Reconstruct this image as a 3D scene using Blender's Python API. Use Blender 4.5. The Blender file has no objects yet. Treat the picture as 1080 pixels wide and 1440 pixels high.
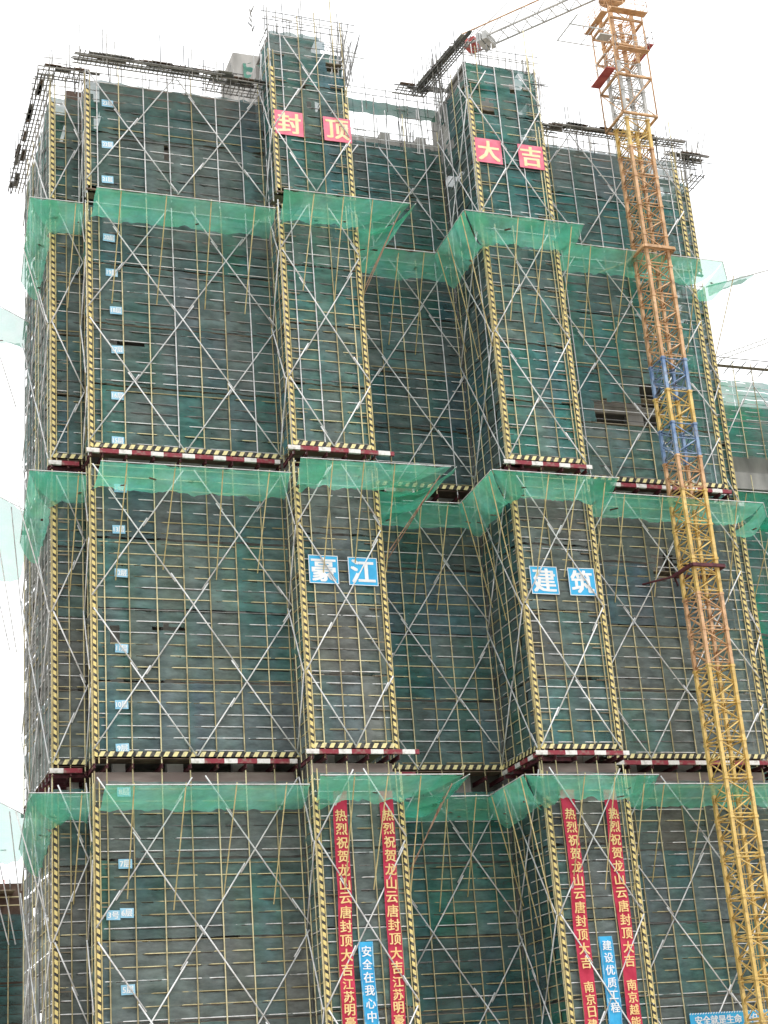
import bpy, math, random
from mathutils import Vector, Matrix, Quaternion, noise
random.seed(7)
S = bpy.context.scene
COL = S.collection
R = math.radians

# ---------------------------------------------------------------- camera, sky, sun, exposure
def build_camera():
    p, r, y = R(20.948), R(-4.605), R(20.957)
    fw = Vector((math.sin(y)*math.cos(p), math.cos(y)*math.cos(p), math.sin(p)))
    rt = Vector((math.cos(y), -math.sin(y), 0)); up = rt.cross(fw)
    rr = math.cos(r)*rt + math.sin(r)*up; uu = -math.sin(r)*rt + math.cos(r)*up
    cd = bpy.data.cameras.new('camera'); co = bpy.data.objects.new('camera', cd); COL.objects.link(co)
    cd.sensor_width = 36; cd.lens = 2339.9/1440*36; cd.clip_start = .5; cd.clip_end = 5000
    co.matrix_world = Matrix((( rr.x, uu.x, -fw.x, 0), (rr.y, uu.y, -fw.y, -87), (rr.z, uu.z, -fw.z, 1.6), (0, 0, 0, 1)))
    S.camera = co
build_camera()
SUN_EL, SUN_AZ = 58, 128          # compass azimuth from +Y clockwise
W = bpy.data.worlds.new('World'); S.world = W; W.use_nodes = True
def build_world():
    nt = W.node_tree; N = nt.nodes; L = nt.links; N.clear()
    out = N.new('ShaderNodeOutputWorld'); bg = N.new('ShaderNodeBackground'); bg.inputs[1].default_value = .1
    sky = N.new('ShaderNodeTexSky'); sky.sky_type = 'NISHITA'; sky.sun_disc = False
    sky.sun_elevation = R(SUN_EL); sky.sun_rotation = R(SUN_AZ)
    tc = N.new('ShaderNodeTexCoord'); nz = N.new('ShaderNodeTexNoise'); nz.inputs['Scale'].default_value = 2.2
    nz.inputs['Detail'].default_value = 5
    cr = N.new('ShaderNodeValToRGB'); cr.color_ramp.elements[0].color = (13.4, 13.7, 14.0, 1); cr.color_ramp.elements[1].color = (16.5, 16.5, 16.4, 1)
    cr.color_ramp.elements[0].position = .3; cr.color_ramp.elements[1].position = .7
    mx = N.new('ShaderNodeMix'); mx.data_type = 'RGBA'; mx.inputs[0].default_value = .94
    L.new(tc.outputs['Generated'], nz.inputs['Vector']); L.new(nz.outputs['Fac'], cr.inputs[0])
    L.new(sky.outputs[0], mx.inputs[6]); L.new(cr.outputs[0], mx.inputs[7])
    L.new(mx.outputs[2], bg.inputs[0]); L.new(bg.outputs[0], out.inputs[0])
build_world()
sd = bpy.data.lights.new('sun', 'SUN'); sd.energy = 1.1; sd.angle = R(20); sd.color = (1, .97, .92)
so = bpy.data.objects.new('sun', sd); COL.objects.link(so); so.location = (60, -60, 120)
dv = Vector((math.sin(R(SUN_AZ))*math.cos(R(SUN_EL)), math.cos(R(SUN_AZ))*math.cos(R(SUN_EL)), math.sin(R(SUN_EL))))
so.rotation_euler = (-dv).to_track_quat('-Z', 'Y').to_euler()
S.view_settings.view_transform = 'Standard'; S.view_settings.look = 'None'
S.view_settings.exposure = .35; S.view_settings.gamma = 1; S.view_settings.use_curve_mapping = False
S.render.engine = 'CYCLES'; S.cycles.transparent_max_bounces = 20; S.cycles.max_bounces = 6

# ---------------------------------------------------------------- materials
def nmat(name):
    m = bpy.data.materials.new(name); m.use_nodes = True
    nt = m.node_tree; b = nt.nodes['Principled BSDF']; return m, nt, nt.nodes, nt.links, b
def noisy(name, c1, c2, scale=3, rough=.8, detail=5, coord='Object', stretch=(1, 1, 1), bump=0, rnd=0, metal=0, grime=0):
    m, nt, N, L, b = nmat(name)
    tc = N.new('ShaderNodeTexCoord'); mp = N.new('ShaderNodeMapping'); mp.inputs['Scale'].default_value = stretch
    nz = N.new('ShaderNodeTexNoise'); nz.inputs['Scale'].default_value = scale; nz.inputs['Detail'].default_value = detail
    cr = N.new('ShaderNodeValToRGB'); e = cr.color_ramp.elements
    e[0].position = .35; e[1].position = .65; e[0].color = (*c1, 1); e[1].color = (*c2, 1)
    if coord == 'World':
        g = N.new('ShaderNodeNewGeometry'); L.new(g.outputs['Position'], mp.inputs[0])
    else: L.new(tc.outputs[coord], mp.inputs[0])
    L.new(mp.outputs[0], nz.inputs['Vector'])
    src = nz.outputs['Fac']
    if rnd:
        oi = N.new('ShaderNodeObjectInfo'); ma = N.new('ShaderNodeMath'); ma.operation = 'MULTIPLY_ADD'
        ma.inputs[1].default_value = rnd; L.new(oi.outputs['Random'], ma.inputs[0])
        ad = N.new('ShaderNodeMath'); ad.operation = 'ADD'; ad.inputs[1].default_value = -rnd/2
        L.new(src, ad.inputs[0]); L.new(ad.outputs[0], ma.inputs[2]); src = ma.outputs[0]
    L.new(src, cr.inputs[0]); L.new(cr.outputs[0], b.inputs['Base Color'])
    if grime:
        gp = N.new('ShaderNodeNewGeometry'); n2 = N.new('ShaderNodeTexNoise'); n2.inputs['Scale'].default_value = 1.7; n2.inputs['Detail'].default_value = 8; n2.inputs['Roughness'].default_value = .75
        L.new(gp.outputs['Position'], n2.inputs['Vector'])
        r2 = N.new('ShaderNodeMapRange'); r2.inputs[1].default_value = .5; r2.inputs[2].default_value = .66; r2.inputs[4].default_value = grime; L.new(n2.outputs['Fac'], r2.inputs[0])
        mx = N.new('ShaderNodeMix'); mx.data_type = 'RGBA'; L.new(r2.outputs[0], mx.inputs[0]); L.new(cr.outputs[0], mx.inputs[6]); mx.inputs[7].default_value = (.16, .085, .05, 1)
        L.new(mx.outputs[2], b.inputs['Base Color'])
    b.inputs['Roughness'].default_value = rough; b.inputs['Metallic'].default_value = metal
    if bump:
        bp = N.new('ShaderNodeBump'); bp.inputs['Strength'].default_value = bump; bp.inputs['Distance'].default_value = .03
        L.new(nz.outputs['Fac'], bp.inputs['Height']); L.new(bp.outputs[0], b.inputs['Normal'])
    return m
def net_material(name, transp, trans, streak=.09, vlo=.74, vhi=1.5):
    """woven mesh: partly open, partly fabric; fabric colour from the object's own colour"""
    m, nt, N, L, b = nmat(name); N.remove(b); out = N['Material Output']
    g = N.new('ShaderNodeNewGeometry'); mp = N.new('ShaderNodeMapping'); mp.inputs['Scale'].default_value = (.55, .55, 1.5)
    L.new(g.outputs['Position'], mp.inputs[0])
    nz = N.new('ShaderNodeTexNoise'); nz.inputs['Scale'].default_value = 1.3; nz.inputs['Detail'].default_value = 6; nz.inputs['Roughness'].default_value = .65
    L.new(mp.outputs[0], nz.inputs['Vector'])
    nz2 = N.new('ShaderNodeTexNoise'); nz2.inputs['Scale'].default_value = .35; nz2.inputs['Detail'].default_value = 3
    L.new(g.outputs['Position'], nz2.inputs['Vector'])
    oi = N.new('ShaderNodeObjectInfo')
    hs = N.new('ShaderNodeHueSaturation'); L.new(oi.outputs['Color'], hs.inputs['Color'])
    mr = N.new('ShaderNodeMapRange'); mr.inputs[1].default_value = .3; mr.inputs[2].default_value = .7; mr.inputs[3].default_value = vlo; mr.inputs[4].default_value = vhi
    L.new(nz.outputs['Fac'], mr.inputs[0]); L.new(mr.outputs[0], hs.inputs['Value'])
    ms = N.new('ShaderNodeMapRange'); ms.inputs[1].default_value = .35; ms.inputs[2].default_value = .65; ms.inputs[3].default_value = .55 if vlo < .8 else .85; ms.inputs[4].default_value = 1.05
    L.new(nz2.outputs['Fac'], ms.inputs[0]); L.new(ms.outputs[0], hs.inputs['Saturation'])
    # upright bands of slightly shifted hue
    m3 = N.new('ShaderNodeMapping'); m3.inputs['Scale'].default_value = (.75, .75, .07); L.new(g.outputs['Position'], m3.inputs[0])
    n3 = N.new('ShaderNodeTexNoise'); n3.inputs['Scale'].default_value = 1.0; n3.inputs['Detail'].default_value = 3; L.new(m3.outputs[0], n3.inputs['Vector'])
    r3 = N.new('ShaderNodeMapRange'); r3.inputs[1].default_value = .35; r3.inputs[2].default_value = .65; r3.inputs[3].default_value = .47 if vlo > .8 else .475; r3.inputs[4].default_value = .5 if vlo > .8 else .53
    L.new(n3.outputs['Fac'], r3.inputs[0]); L.new(r3.outputs[0], hs.inputs['Hue'])
    df = N.new('ShaderNodeBsdfDiffuse'); tl = N.new('ShaderNodeBsdfTranslucent'); tp = N.new('ShaderNodeBsdfTransparent')
    L.new(hs.outputs[0], df.inputs[0]); L.new(hs.outputs[0], tl.inputs[0])
    m1 = N.new('ShaderNodeMixShader'); m1.inputs[0].default_value = trans; L.new(df.outputs[0], m1.inputs[1]); L.new(tl.outputs[0], m1.inputs[2])
    m2 = N.new('ShaderNodeMixShader')
    mo = N.new('ShaderNodeMapRange'); mo.inputs[1].default_value = .3; mo.inputs[2].default_value = .7
    mo.inputs[3].default_value = 1-transp-streak; mo.inputs[4].default_value = 1-transp+streak; L.new(nz.outputs['Fac'], mo.inputs[0])
    L.new(mo.outputs[0], m2.inputs[0]); L.new(tp.outputs[0], m2.inputs[1]); L.new(m1.outputs[0], m2.inputs[2])
    L.new(m2.outputs[0], out.inputs[0]); return m
def striped(name, ca, cb, axis_scale, duty=.5, rough=.6):
    """painted warning stripes in the object's own coordinates: ca where frac(dot(p,axis_scale)) < duty"""
    m, nt, N, L, b = nmat(name)
    tc = N.new('ShaderNodeTexCoord'); d = N.new('ShaderNodeVectorMath'); d.operation = 'DOT_PRODUCT'; d.inputs[1].default_value = axis_scale
    L.new(tc.outputs['Object'], d.inputs[0])
    fr = N.new('ShaderNodeMath'); fr.operation = 'FRACT'; L.new(d.outputs['Value'], fr.inputs[0])
    lt = N.new('ShaderNodeMath'); lt.operation = 'LESS_THAN'; lt.inputs[1].default_value = duty; L.new(fr.outputs[0], lt.inputs[0])
    nz = N.new('ShaderNodeTexNoise'); nz.inputs['Scale'].default_value = 4; nz.inputs['Detail'].default_value = 6
    L.new(tc.outputs['Object'], nz.inputs['Vector'])
    mx = N.new('ShaderNodeMix'); mx.data_type = 'RGBA'; L.new(lt.outputs[0], mx.inputs[0]); mx.inputs[6].default_value = (*cb, 1); mx.inputs[7].default_value = (*ca, 1)
    mr = N.new('ShaderNodeMapRange'); mr.inputs[1].default_value = .48; mr.inputs[2].default_value = .72; mr.inputs[4].default_value = .6; L.new(nz.outputs['Fac'], mr.inputs[0])
    m2 = N.new('ShaderNodeMix'); m2.data_type = 'RGBA'; L.new(mr.outputs[0], m2.inputs[0]); L.new(mx.outputs[2], m2.inputs[6]); m2.inputs[7].default_value = (.3, .27, .22, 1)
    L.new(m2.outputs[2], b.inputs['Base Color']); b.inputs['Roughness'].default_value = rough; return m
M = {}
M['yellow'] = noisy('yellow_painted_pipe', (.40, .34, .18), (.72, .64, .38), 2.0, .6, rnd=.6, coord='World', grime=.4)
M['yellow2'] = noisy('bright_yellow_pipe', (.50, .41, .18), (.74, .62, .32), 2.0, .6, rnd=.3, coord='World', grime=.4)
M['grey'] = noisy('galvanised_pipe', (.60, .61, .62), (.85, .85, .85), 2.5, .5, rnd=.3, coord='World', grime=.4)
M['dark'] = noisy('dark_toned_pipe', (.15, .15, .15), (.36, .35, .33), 2.0, .7, rnd=.5, coord='World')  # dark grey paints in how roof pipes look against the bright sky
M['rust'] = noisy('maroon_steel', (.055, .012, .018), (.14, .03, .04), 3, .7)
M['rustpipe'] = noisy('rusty_pipe', (.20, .11, .07), (.42, .28, .2), 3, .8, rnd=.4, coord='World')
M['concrete'] = noisy('raw_concrete', (.26, .255, .24), (.46, .445, .42), .8, .9, coord='World', stretch=(1, 1, .3), bump=.3)
M['brick'] = noisy('grey_block_wall', (.30, .26, .235), (.45, .40, .36), 1.5, .9, coord='World', bump=.3)
M['board'] = noisy('plywood_formwork', (.09, .055, .04), (.22, .15, .11), 1.5, .85, coord='World', rnd=.5)
M['bamboo'] = noisy('bamboo_deck', (.16, .13, .09), (.33, .28, .20), 4, .85, coord='World', rnd=.6)
M['net'] = net_material('safety_netting', .23, .28)
M['dense'] = net_material('dense_netting', .07, .15, streak=.05)
M['catch'] = net_material('catch_netting', .40, .5, .05, .82, 1.2)
M['tape_v'] = striped('yellow_black_post', (.78, .63, .24), (.02, .018, .014), (1.5, 0, 2.4), .58)
M['tape_h'] = striped('yellow_black_toeboard', (.80, .70, .34), (.015, .015, .013), (2.0, 0, -1.1), .5)
M['redwhite'] = striped('red_white_beam', (.78, .74, .72), (.25, .018, .035), (.54, 0, 0), .40)
M['red'] = noisy('red_board', (.70, .13, .21), (.82, .22, .30), 1.5, .55, coord='World')
M['redcloth'] = noisy('red_banner_cloth', (.44, .018, .055), (.60, .045, .10), 1.2, .8, coord='World', bump=.5)
M['cream'] = noisy('cream_lettering', (.80, .66, .34), (.86, .78, .50), 2, .6, coord='World')
M['gold'] = noisy('gold_lettering', (.80, .52, .20), (.85, .66, .30), 2, .6, coord='World')
M['blue'] = noisy('blue_board', (.02, .35, .66), (.04, .45, .78), 1.5, .5, coord='World')
M['bluelabel'] = noisy('pale_blue_label', (.22, .50, .68), (.36, .62, .78), 1.5, .5, coord='World')
M['white'] = noisy('white_paint', (.74, .76, .77), (.86, .87, .87), 2, .6, coord='World')
M['cr_yellow'] = noisy('crane_yellow', (.64, .43, .12), (.82, .59, .21), 1.2, .5, coord='World', bump=.1, grime=.75)
M['cr_orange'] = noisy('crane_faded_orange', (.50, .28, .13), (.76, .49, .27), 1.2, .55, coord='World', grime=.75)
M['cr_pink'] = noisy('crane_faded_pink', (.52, .29, .14), (.74, .47, .26), 1.2, .55, coord='World', grime=.75)
M['cr_blue'] = noisy('crane_blue', (.10, .19, .38), (.30, .42, .60), 1.4, .5, coord='World', grime=.75)
M['cr_red'] = noisy('crane_red', (.40, .06, .06), (.58, .14, .12), 1.4, .55, coord='World')
M['cr_grey'] = noisy('crane_grey', (.40, .41, .40), (.60, .60, .58), 1.4, .55, coord='World')
M['skirt'] = noisy('pinkish_formwork', (.22, .17, .155), (.38, .31, .28), .9, .9, coord='World', stretch=(.4, 1, 2))
M['earth'] = noisy('site_earth', (.17, .14, .10), (.32, .28, .22), .15, .95, coord='World', bump=.4)

# ---------------------------------------------------------------- builders
def tag(o, label=None, cat=None, group=None, kind=None):
    for k, v in (('label', label), ('category', cat), ('group', group), ('kind', kind)):
        if v: o[k] = v
    return o
def thing(name, label, cat, loc, group=None):
    o = bpy.data.objects.new(name, None); o.empty_display_size = .5; COL.objects.link(o); o.location = loc
    return tag(o, label, cat, group)
def wloc(o):
    v = Vector(o.location)
    while o.parent: o = o.parent; v = v + Vector(o.location)
    return v
def put(name, me, parent, loc, rot=None, scale=None):
    o = bpy.data.objects.new(name, me); COL.objects.link(o)
    if parent is not None:
        o.parent = parent; loc = Vector(loc) - wloc(parent)
    o.location = loc
    if rot is not None: o.rotation_mode = 'QUATERNION'; o.rotation_quaternion = rot
    if scale: o.scale = scale
    return o
CACHE = {}
def unit_tube(r, mat, n=7):
    k = ('t', r, mat, n)
    if k not in CACHE:
        vs = []; fs = []
        for i in range(n):
            a = 2*math.pi*i/n; c, s = r*math.cos(a), r*math.sin(a); vs += [(c, s, 0), (c, s, 1)]
        for i in range(n): j = (i+1) % n; fs.append((2*i, 2*j, 2*j+1, 2*i+1))
        fs.append(tuple(2*i for i in reversed(range(n)))); fs.append(tuple(2*i+1 for i in range(n)))
        me = bpy.data.meshes.new('tube'); me.from_pydata(vs, [], fs); me.materials.append(M[mat])
        me.polygons.foreach_set('use_smooth', [True]*n+[False, False]); CACHE[k] = me
    return CACHE[k]
ZQ = Vector((0, 0, 1))
def tube(parent, name, p0, p1, r, mat):
    p0, p1 = Vector(p0), Vector(p1); d = p1-p0
    return put(name, unit_tube(r, mat), parent, p0, ZQ.rotation_difference(d), (1, 1, d.length))
class MB:
    """collects boxes, bars and sheets into one mesh"""
    def __init__(s): s.v = []; s.f = []
    def box(s, lo, hi):
        b = len(s.v); (x0, y0, z0), (x1, y1, z1) = lo, hi
        s.v += [(x0, y0, z0), (x1, y0, z0), (x1, y1, z0), (x0, y1, z0), (x0, y0, z1), (x1, y0, z1), (x1, y1, z1), (x0, y1, z1)]
        s.f += [tuple(b+i for i in q) for q in ((0, 3, 2, 1), (4, 5, 6, 7), (0, 1, 5, 4), (1, 2, 6, 5), (2, 3, 7, 6), (3, 0, 4, 7))]
        return s
    def bar(s, p0, p1, r, n=6):
        p0, p1 = Vector(p0), Vector(p1); q = ZQ.rotation_difference(p1-p0); b = len(s.v)
        for i in range(n):
            a = 2*math.pi*i/n; o = q @ Vector((r*math.cos(a), r*math.sin(a), 0)); s.v += [tuple(p0+o), tuple(p1+o)]
        for i in range(n): j = (i+1) % n; s.f.append((b+2*i, b+2*j, b+2*j+1, b+2*i+1))
        s.f.append(tuple(b+2*i for i in reversed(range(n)))); s.f.append(tuple(b+2*i+1 for i in range(n))); return s
    def beam(s, p0, p1, w, h):
        """square bar, w across, h in height"""
        p0, p1 = Vector(p0), Vector(p1); d = (p1-p0).normalized(); sd = d.cross(ZQ)
        if sd.length < .01: sd = Vector((1, 0, 0))
        sd = sd.normalized()*w/2; up = sd.cross(d).normalized()*h/2; b = len(s.v)
        for p in (p0, p1): s.v += [tuple(p-sd-up), tuple(p+sd-up), tuple(p+sd+up), tuple(p-sd+up)]
        s.f += [tuple(b+i for i in q) for q in ((0, 3, 2, 1), (4, 5, 6, 7), (0, 1, 5, 4), (1, 2, 6, 5), (2, 3, 7, 6), (3, 0, 4, 7))]
        return s
    def prism(s, poly, z0, z1):
        b = len(s.v); n = len(poly)
        s.v += [(x, y, z0) for x, y in poly]+[(x, y, z1) for x, y in poly]
        s.f.append(tuple(b+i for i in reversed(range(n)))); s.f.append(tuple(b+n+i for i in range(n)))
        for i in range(n): j = (i+1) % n; s.f.append((b+i, b+j, b+n+j, b+n+i))
        return s
    def mesh(s, name, mat, smooth=False):
        me = bpy.data.meshes.new(name); me.from_pydata(s.v, [], s.f); me.materials.append(M[mat])
        if smooth: me.polygons.foreach_set('use_smooth', [True]*len(me.polygons))
        me.update(); return me
    def build(s, name, mat, parent=None, smooth=False, rot=None, loc=None):
        """vertices are world positions (or local ones when loc is given)"""
        if loc is None:
            c = Vector((sum(v[0] for v in s.v)/len(s.v), sum(v[1] for v in s.v)/len(s.v), min(v[2] for v in s.v)))
            s.v = [tuple(Vector(v)-c) for v in s.v]; loc = c
        return put(name, s.mesh(name, mat, smooth), parent, loc, rot)
class Face:
    """a vertical plane of scaffold: s runs left to right seen from outside, o is the distance outwards"""
    def __init__(f, ox, oy, kind, w, ups, sv, dx):
        f.o = Vector((ox, oy, 0)); f.w = w; f.ups = ups; f.sv = sv; f.dx = dx; f.kind = kind
        f.d, f.n = {'F': (Vector((1, 0, 0)), Vector((0, -1, 0))), 'L': (Vector((0, -1, 0)), Vector((-1, 0, 0))), 'R': (Vector((0, 1, 0)), Vector((1, 0, 0)))}[kind]
        f.q = Matrix((f.d, -f.n, ZQ)).transposed().to_quaternion()
    def p(f, s, o, z): v = f.o+f.d*s+f.n*o; return Vector((v.x, v.y, z))
FACES = {
    'S': Face(13.85, 1.9, 'F', 1.9, [.0, .95, 1.75], 0, 1.85),
    'A': Face(15.75, 0, 'F', 11.4, [.0, .68, 2.05, 3.63, 5.2, 6.7, 8.28, 9.9, 11.2], 5.6, 2.93),
    'AL': Face(15.75, 1.75, 'L', 1.7, [.4, 1.2], 0, 1.9),
    'B': Face(27.15, -2.2, 'F', 5.0, [.0, .78, 2.0, 3.2, 4.38, 5.0], 2.52, 2.55),
    'BL': Face(27.15, 0, 'L', 2.2, [.35, 1.3], 0, 2.2),
    'BR': Face(32.15, -2.2, 'R', 5.2, [1.2, 2.5, 3.8], 0, 2.6),
    'R': Face(32.15, 3.0, 'F', 8.65, [.2, 1.7, 3.1, 4.65, 6.0, 7.4, 8.5], 3.2, 2.9),
    'DL': Face(40.8, 3.0, 'L', 5.3, [.5, 1.7, 2.9, 4.1, 5.0], 5.3, 2.65),
    'D': Face(40.8, -2.3, 'F', 5.15, [.0, .85, 2.15, 3.5, 4.7, 5.15], 0, 2.58),
    'DR': Face(45.95, -2.3, 'R', 2.3, [.7, 1.6], 0, 2.3),
    'C': Face(45.95, 0, 'F', 11.45, [.35, 1.6, 3.15, 4.8, 6.35, 7.95, 9.6, 10.75, 11.45], 3.2, 2.93),
    'E': Face(57.4, 1.9, 'F', 1.95, [.2, 1.0, 1.95], 1.95, 1.95),
    'LW': Face(13.85, 12.9, 'L', 11.0, [.0, 1.2, 2.4, 3.6, 4.8, 6.0, 7.2, 8.4, 9.6, 10.6], 11, 3.7),
    'RW': Face(59.35, 1.9, 'R', 11.0, [1.4, 2.8, 4.2, 5.6, 7.0, 8.4, 9.8, 11.0], 0, 3.7),
}
ZB = {0: 75.0, 1: 57.6, 2: 40.25, 3: 22.27, 4: 4.3}
QH = 4.33
def brace_mesh(p0, p1, out, parent, mat='grey'):
    """a diagonal of 6 m pipes lapped at their joints"""
    p0, p1 = Vector(p0), Vector(p1); d = p1-p0; L = d.length; u = d/L
    sd = u.cross(out).normalized()*.045
    mb = MB(); t = 0; k = 0; first = random.uniform(2.2, 6)
    while t < L-.05:
        e = min(L, t+(first if k == 0 else 6.0)); b = max(0, t-.55)
        off = sd*(1 if k % 2 else -1); mb.bar(p0+u*b+off, p0+u*e+off, .041, 7); t = e; k += 1
    return mb.build('brace', mat, parent, True)
def braces(parent, f, z0, zlo, zhi, dip=.35):
    segs = []
    k = QH/f.dx
    for sg in (1, -1):
        for n in range(-8, 12):
            # z = z0 + sg*k*(s - sv) + n*2*QH
            c = z0+n*2*QH
            pts = []
            for s in (0, f.w):
                z = c+sg*k*(s-f.sv)
                if zlo <= z <= zhi: pts.append((s, z))
            for z in (zlo, zhi):
                s = f.sv+(z-c)/(sg*k)
                if -.001 < s < f.w+.001: pts.append((s, z))
            pts = sorted(set((round(a, 2), round(b, 2)) for a, b in pts))
            if len(pts) >= 2 and math.dist(pts[0], pts[-1]) > 1.5: segs.append((pts[0], pts[-1], sg))
    for (a, b, sg) in segs:
        o = .13 if sg > 0 else .19
        j = random.uniform(-.06, .06)
        brace_mesh(f.p(a[0], o, a[1]+j), f.p(b[0], o, b[1]+j), f.n, parent)
def hsh(*a): return random.Random(hash(a) & 0xffffffff).random()
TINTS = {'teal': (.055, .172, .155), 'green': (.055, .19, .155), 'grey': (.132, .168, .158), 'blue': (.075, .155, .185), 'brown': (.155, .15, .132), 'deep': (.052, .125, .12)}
def net_panel(parent, f, s0, s1, z0, z1, seed, tint, holes=(), ragged=0, mat='net', zoff=4.3):
    """one netting sheet tied to the ledgers: it hides the pipe in the left part of each bay and lets it out at the right"""
    ns = max(2, round((s1-s0)/.3)); nz = max(2, round((z1-z0)/.165))
    vs = []; fs = []
    ups = f.ups
    zs_ = [z0]; slit = set(); k = math.ceil((z0-zoff)/.66)
    while zoff+k*.66 < z1:
        a = zoff+k*.66
        for b in (a-.075, a-.02, a+.17, a+.375):
            if zs_[-1]+.02 < b < z1-.02:
                if abs(b-(a-.02)) < .001 and abs(zs_[-1]-(a-.075)) < .001: slit.add(len(zs_)-1)
                zs_.append(b)
        k += 1
    zs_.append(z1); nz = len(zs_)-1
    for j in range(nz+1):
        z = zs_[j]
        for i in range(ns+1):
            s = s0+(s1-s0)*i/ns
            b = 0; frac = .5
            for q in range(len(ups)-1):
                if ups[q] <= s <= ups[q+1]: b = q; frac = (s-ups[q])/(ups[q+1]-ups[q])
            row = int((z-zoff)/.66)
            h = hsh(b, row, f.kind, round(f.o.x))
            lim = .35+.25*hsh(row, b, 5) if h < .6 else (-1 if h < .93 else 2)
            o = -.03 if frac < lim else -.125
            ph = ((z-zoff)/.66) % 1
            o += .085*math.sin(ph*math.pi)*min(1, 1.6*math.sin(math.pi*min(max(frac, .02), .98)))*(.6+.8*noise.noise((s*.9, z*.8, seed)))+.03*noise.noise((s*2.3, z*2.1, seed+9))
            zz = z
            if j == 0: zz += .05*noise.noise((s*1.3, seed*3.1, z0))+.02-ragged*abs(noise.noise((s*.8, seed, 4)))
            if j == nz: zz += .06*noise.noise((s*1.1, seed*1.7, z1))-.03-ragged*abs(noise.noise((s*.9, seed, 7)))
            vs.append(f.p(s, o, zz))
    for j in range(nz):
        for i in range(ns):
            cs = s0+(s1-s0)*(i+.5)/ns; cz = (zs_[j]+zs_[j+1])/2
            if j in slit and mat != 'dense' and 0 < i < ns-1 and noise.noise((cs*.55, cz*1.7, seed*.0+3.3)) > -.14: continue
            if any(h[0]+.2*noise.noise((cz*2, 3, 1)) < cs < h[1]+.2*noise.noise((cz*2, 8, 1)) and h[2]+.15*noise.noise((cs*2, 5, 2)) < cz < h[3]+.15*noise.noise((cs*2, 1, 2)) for h in holes): continue
            a = j*(ns+1)+i; fs.append((a, a+1, a+ns+2, a+ns+1))
    if not fs: return
    c = f.p((s0+s1)/2, 0, z0)
    me = bpy.data.meshes.new('safety_net'); me.from_pydata([tuple(v-c) for v in vs], [], fs); me.materials.append(M[mat])
    me.polygons.foreach_set('use_smooth', [True]*len(fs))
    o = put('safety_net', me, parent, c); o.color = (*tint, 1); return o
def pick_tint(t, key, rng):
    side = key in ('LW',)
    if side: w = [('brown', 6), ('grey', 3)]
    elif key in ('R', 'DL'): w = [('deep', 5), ('teal', 2), ('grey', 2), ('blue', 1)] if t < 4 else [('deep', 5), ('green', 2)]  # darker tints paint shade into the recess and bay side nets
    elif t == 1: w = [('teal', 4), ('deep', 2), ('grey', 3), ('blue', 2), ('green', 2)]
    elif t == 2: w = [('teal', 6), ('grey', 3), ('blue', 2), ('green', 2)]
    elif t == 3: w = [('grey', 7), ('teal', 2), ('brown', 1.6), ('green', .8), ('blue', 1)]
    else: w = [('grey', 6), ('green', 1.6), ('brown', 1.4), ('teal', 1.6), ('blue', .6)]
    names = [a for a, _ in w]; c = TINTS[rng.choices(names, [b for _, b in w])[0]]
    g = rng.uniform(1.05, 1.7); return tuple(x*g for x in c)
HOLES = {('C', 2): [(2.55, 6.9, 44.35, 45.95), (6.1, 7.5, 45.0, 47.4)], ('C', 3): [(5.3, 6.7, 33.7, 35.5)],
         ('A', 1): [(4.9, 5.15, 60.2, 61.2)], ('A', 3): [(1.0, 1.5, 28.6, 29.6), (3.2, 5.2, 29.5, 29.75)], ('A', 2): [(8.5, 8.7, 48.9, 50.0), (1.4, 3.2, 47.0, 47.2)],
         ('D', 1): [(.9, 1.9, 65.6, 66.4), (3.2, 3.6, 67.3, 68.0)], ('B', 1): [(3.7, 5.1, 66.7, 70.0), (2.0, 2.4, 65.2, 66.0), (2.2, 2.5, 63.7, 64.3)]}
NETTOP = {'AL': 65.2, 'S': 65.2, 'A': 65.5, 'B': 69.6, 'BL': 69.0, 'BR': 67.5, 'R': 65.75, 'DL': 68.6, 'D': 69.3, 'DR': 68.5, 'C': 65.4, 'E': 65.0, 'LW': 65.3, 'RW': 64.6}
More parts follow.
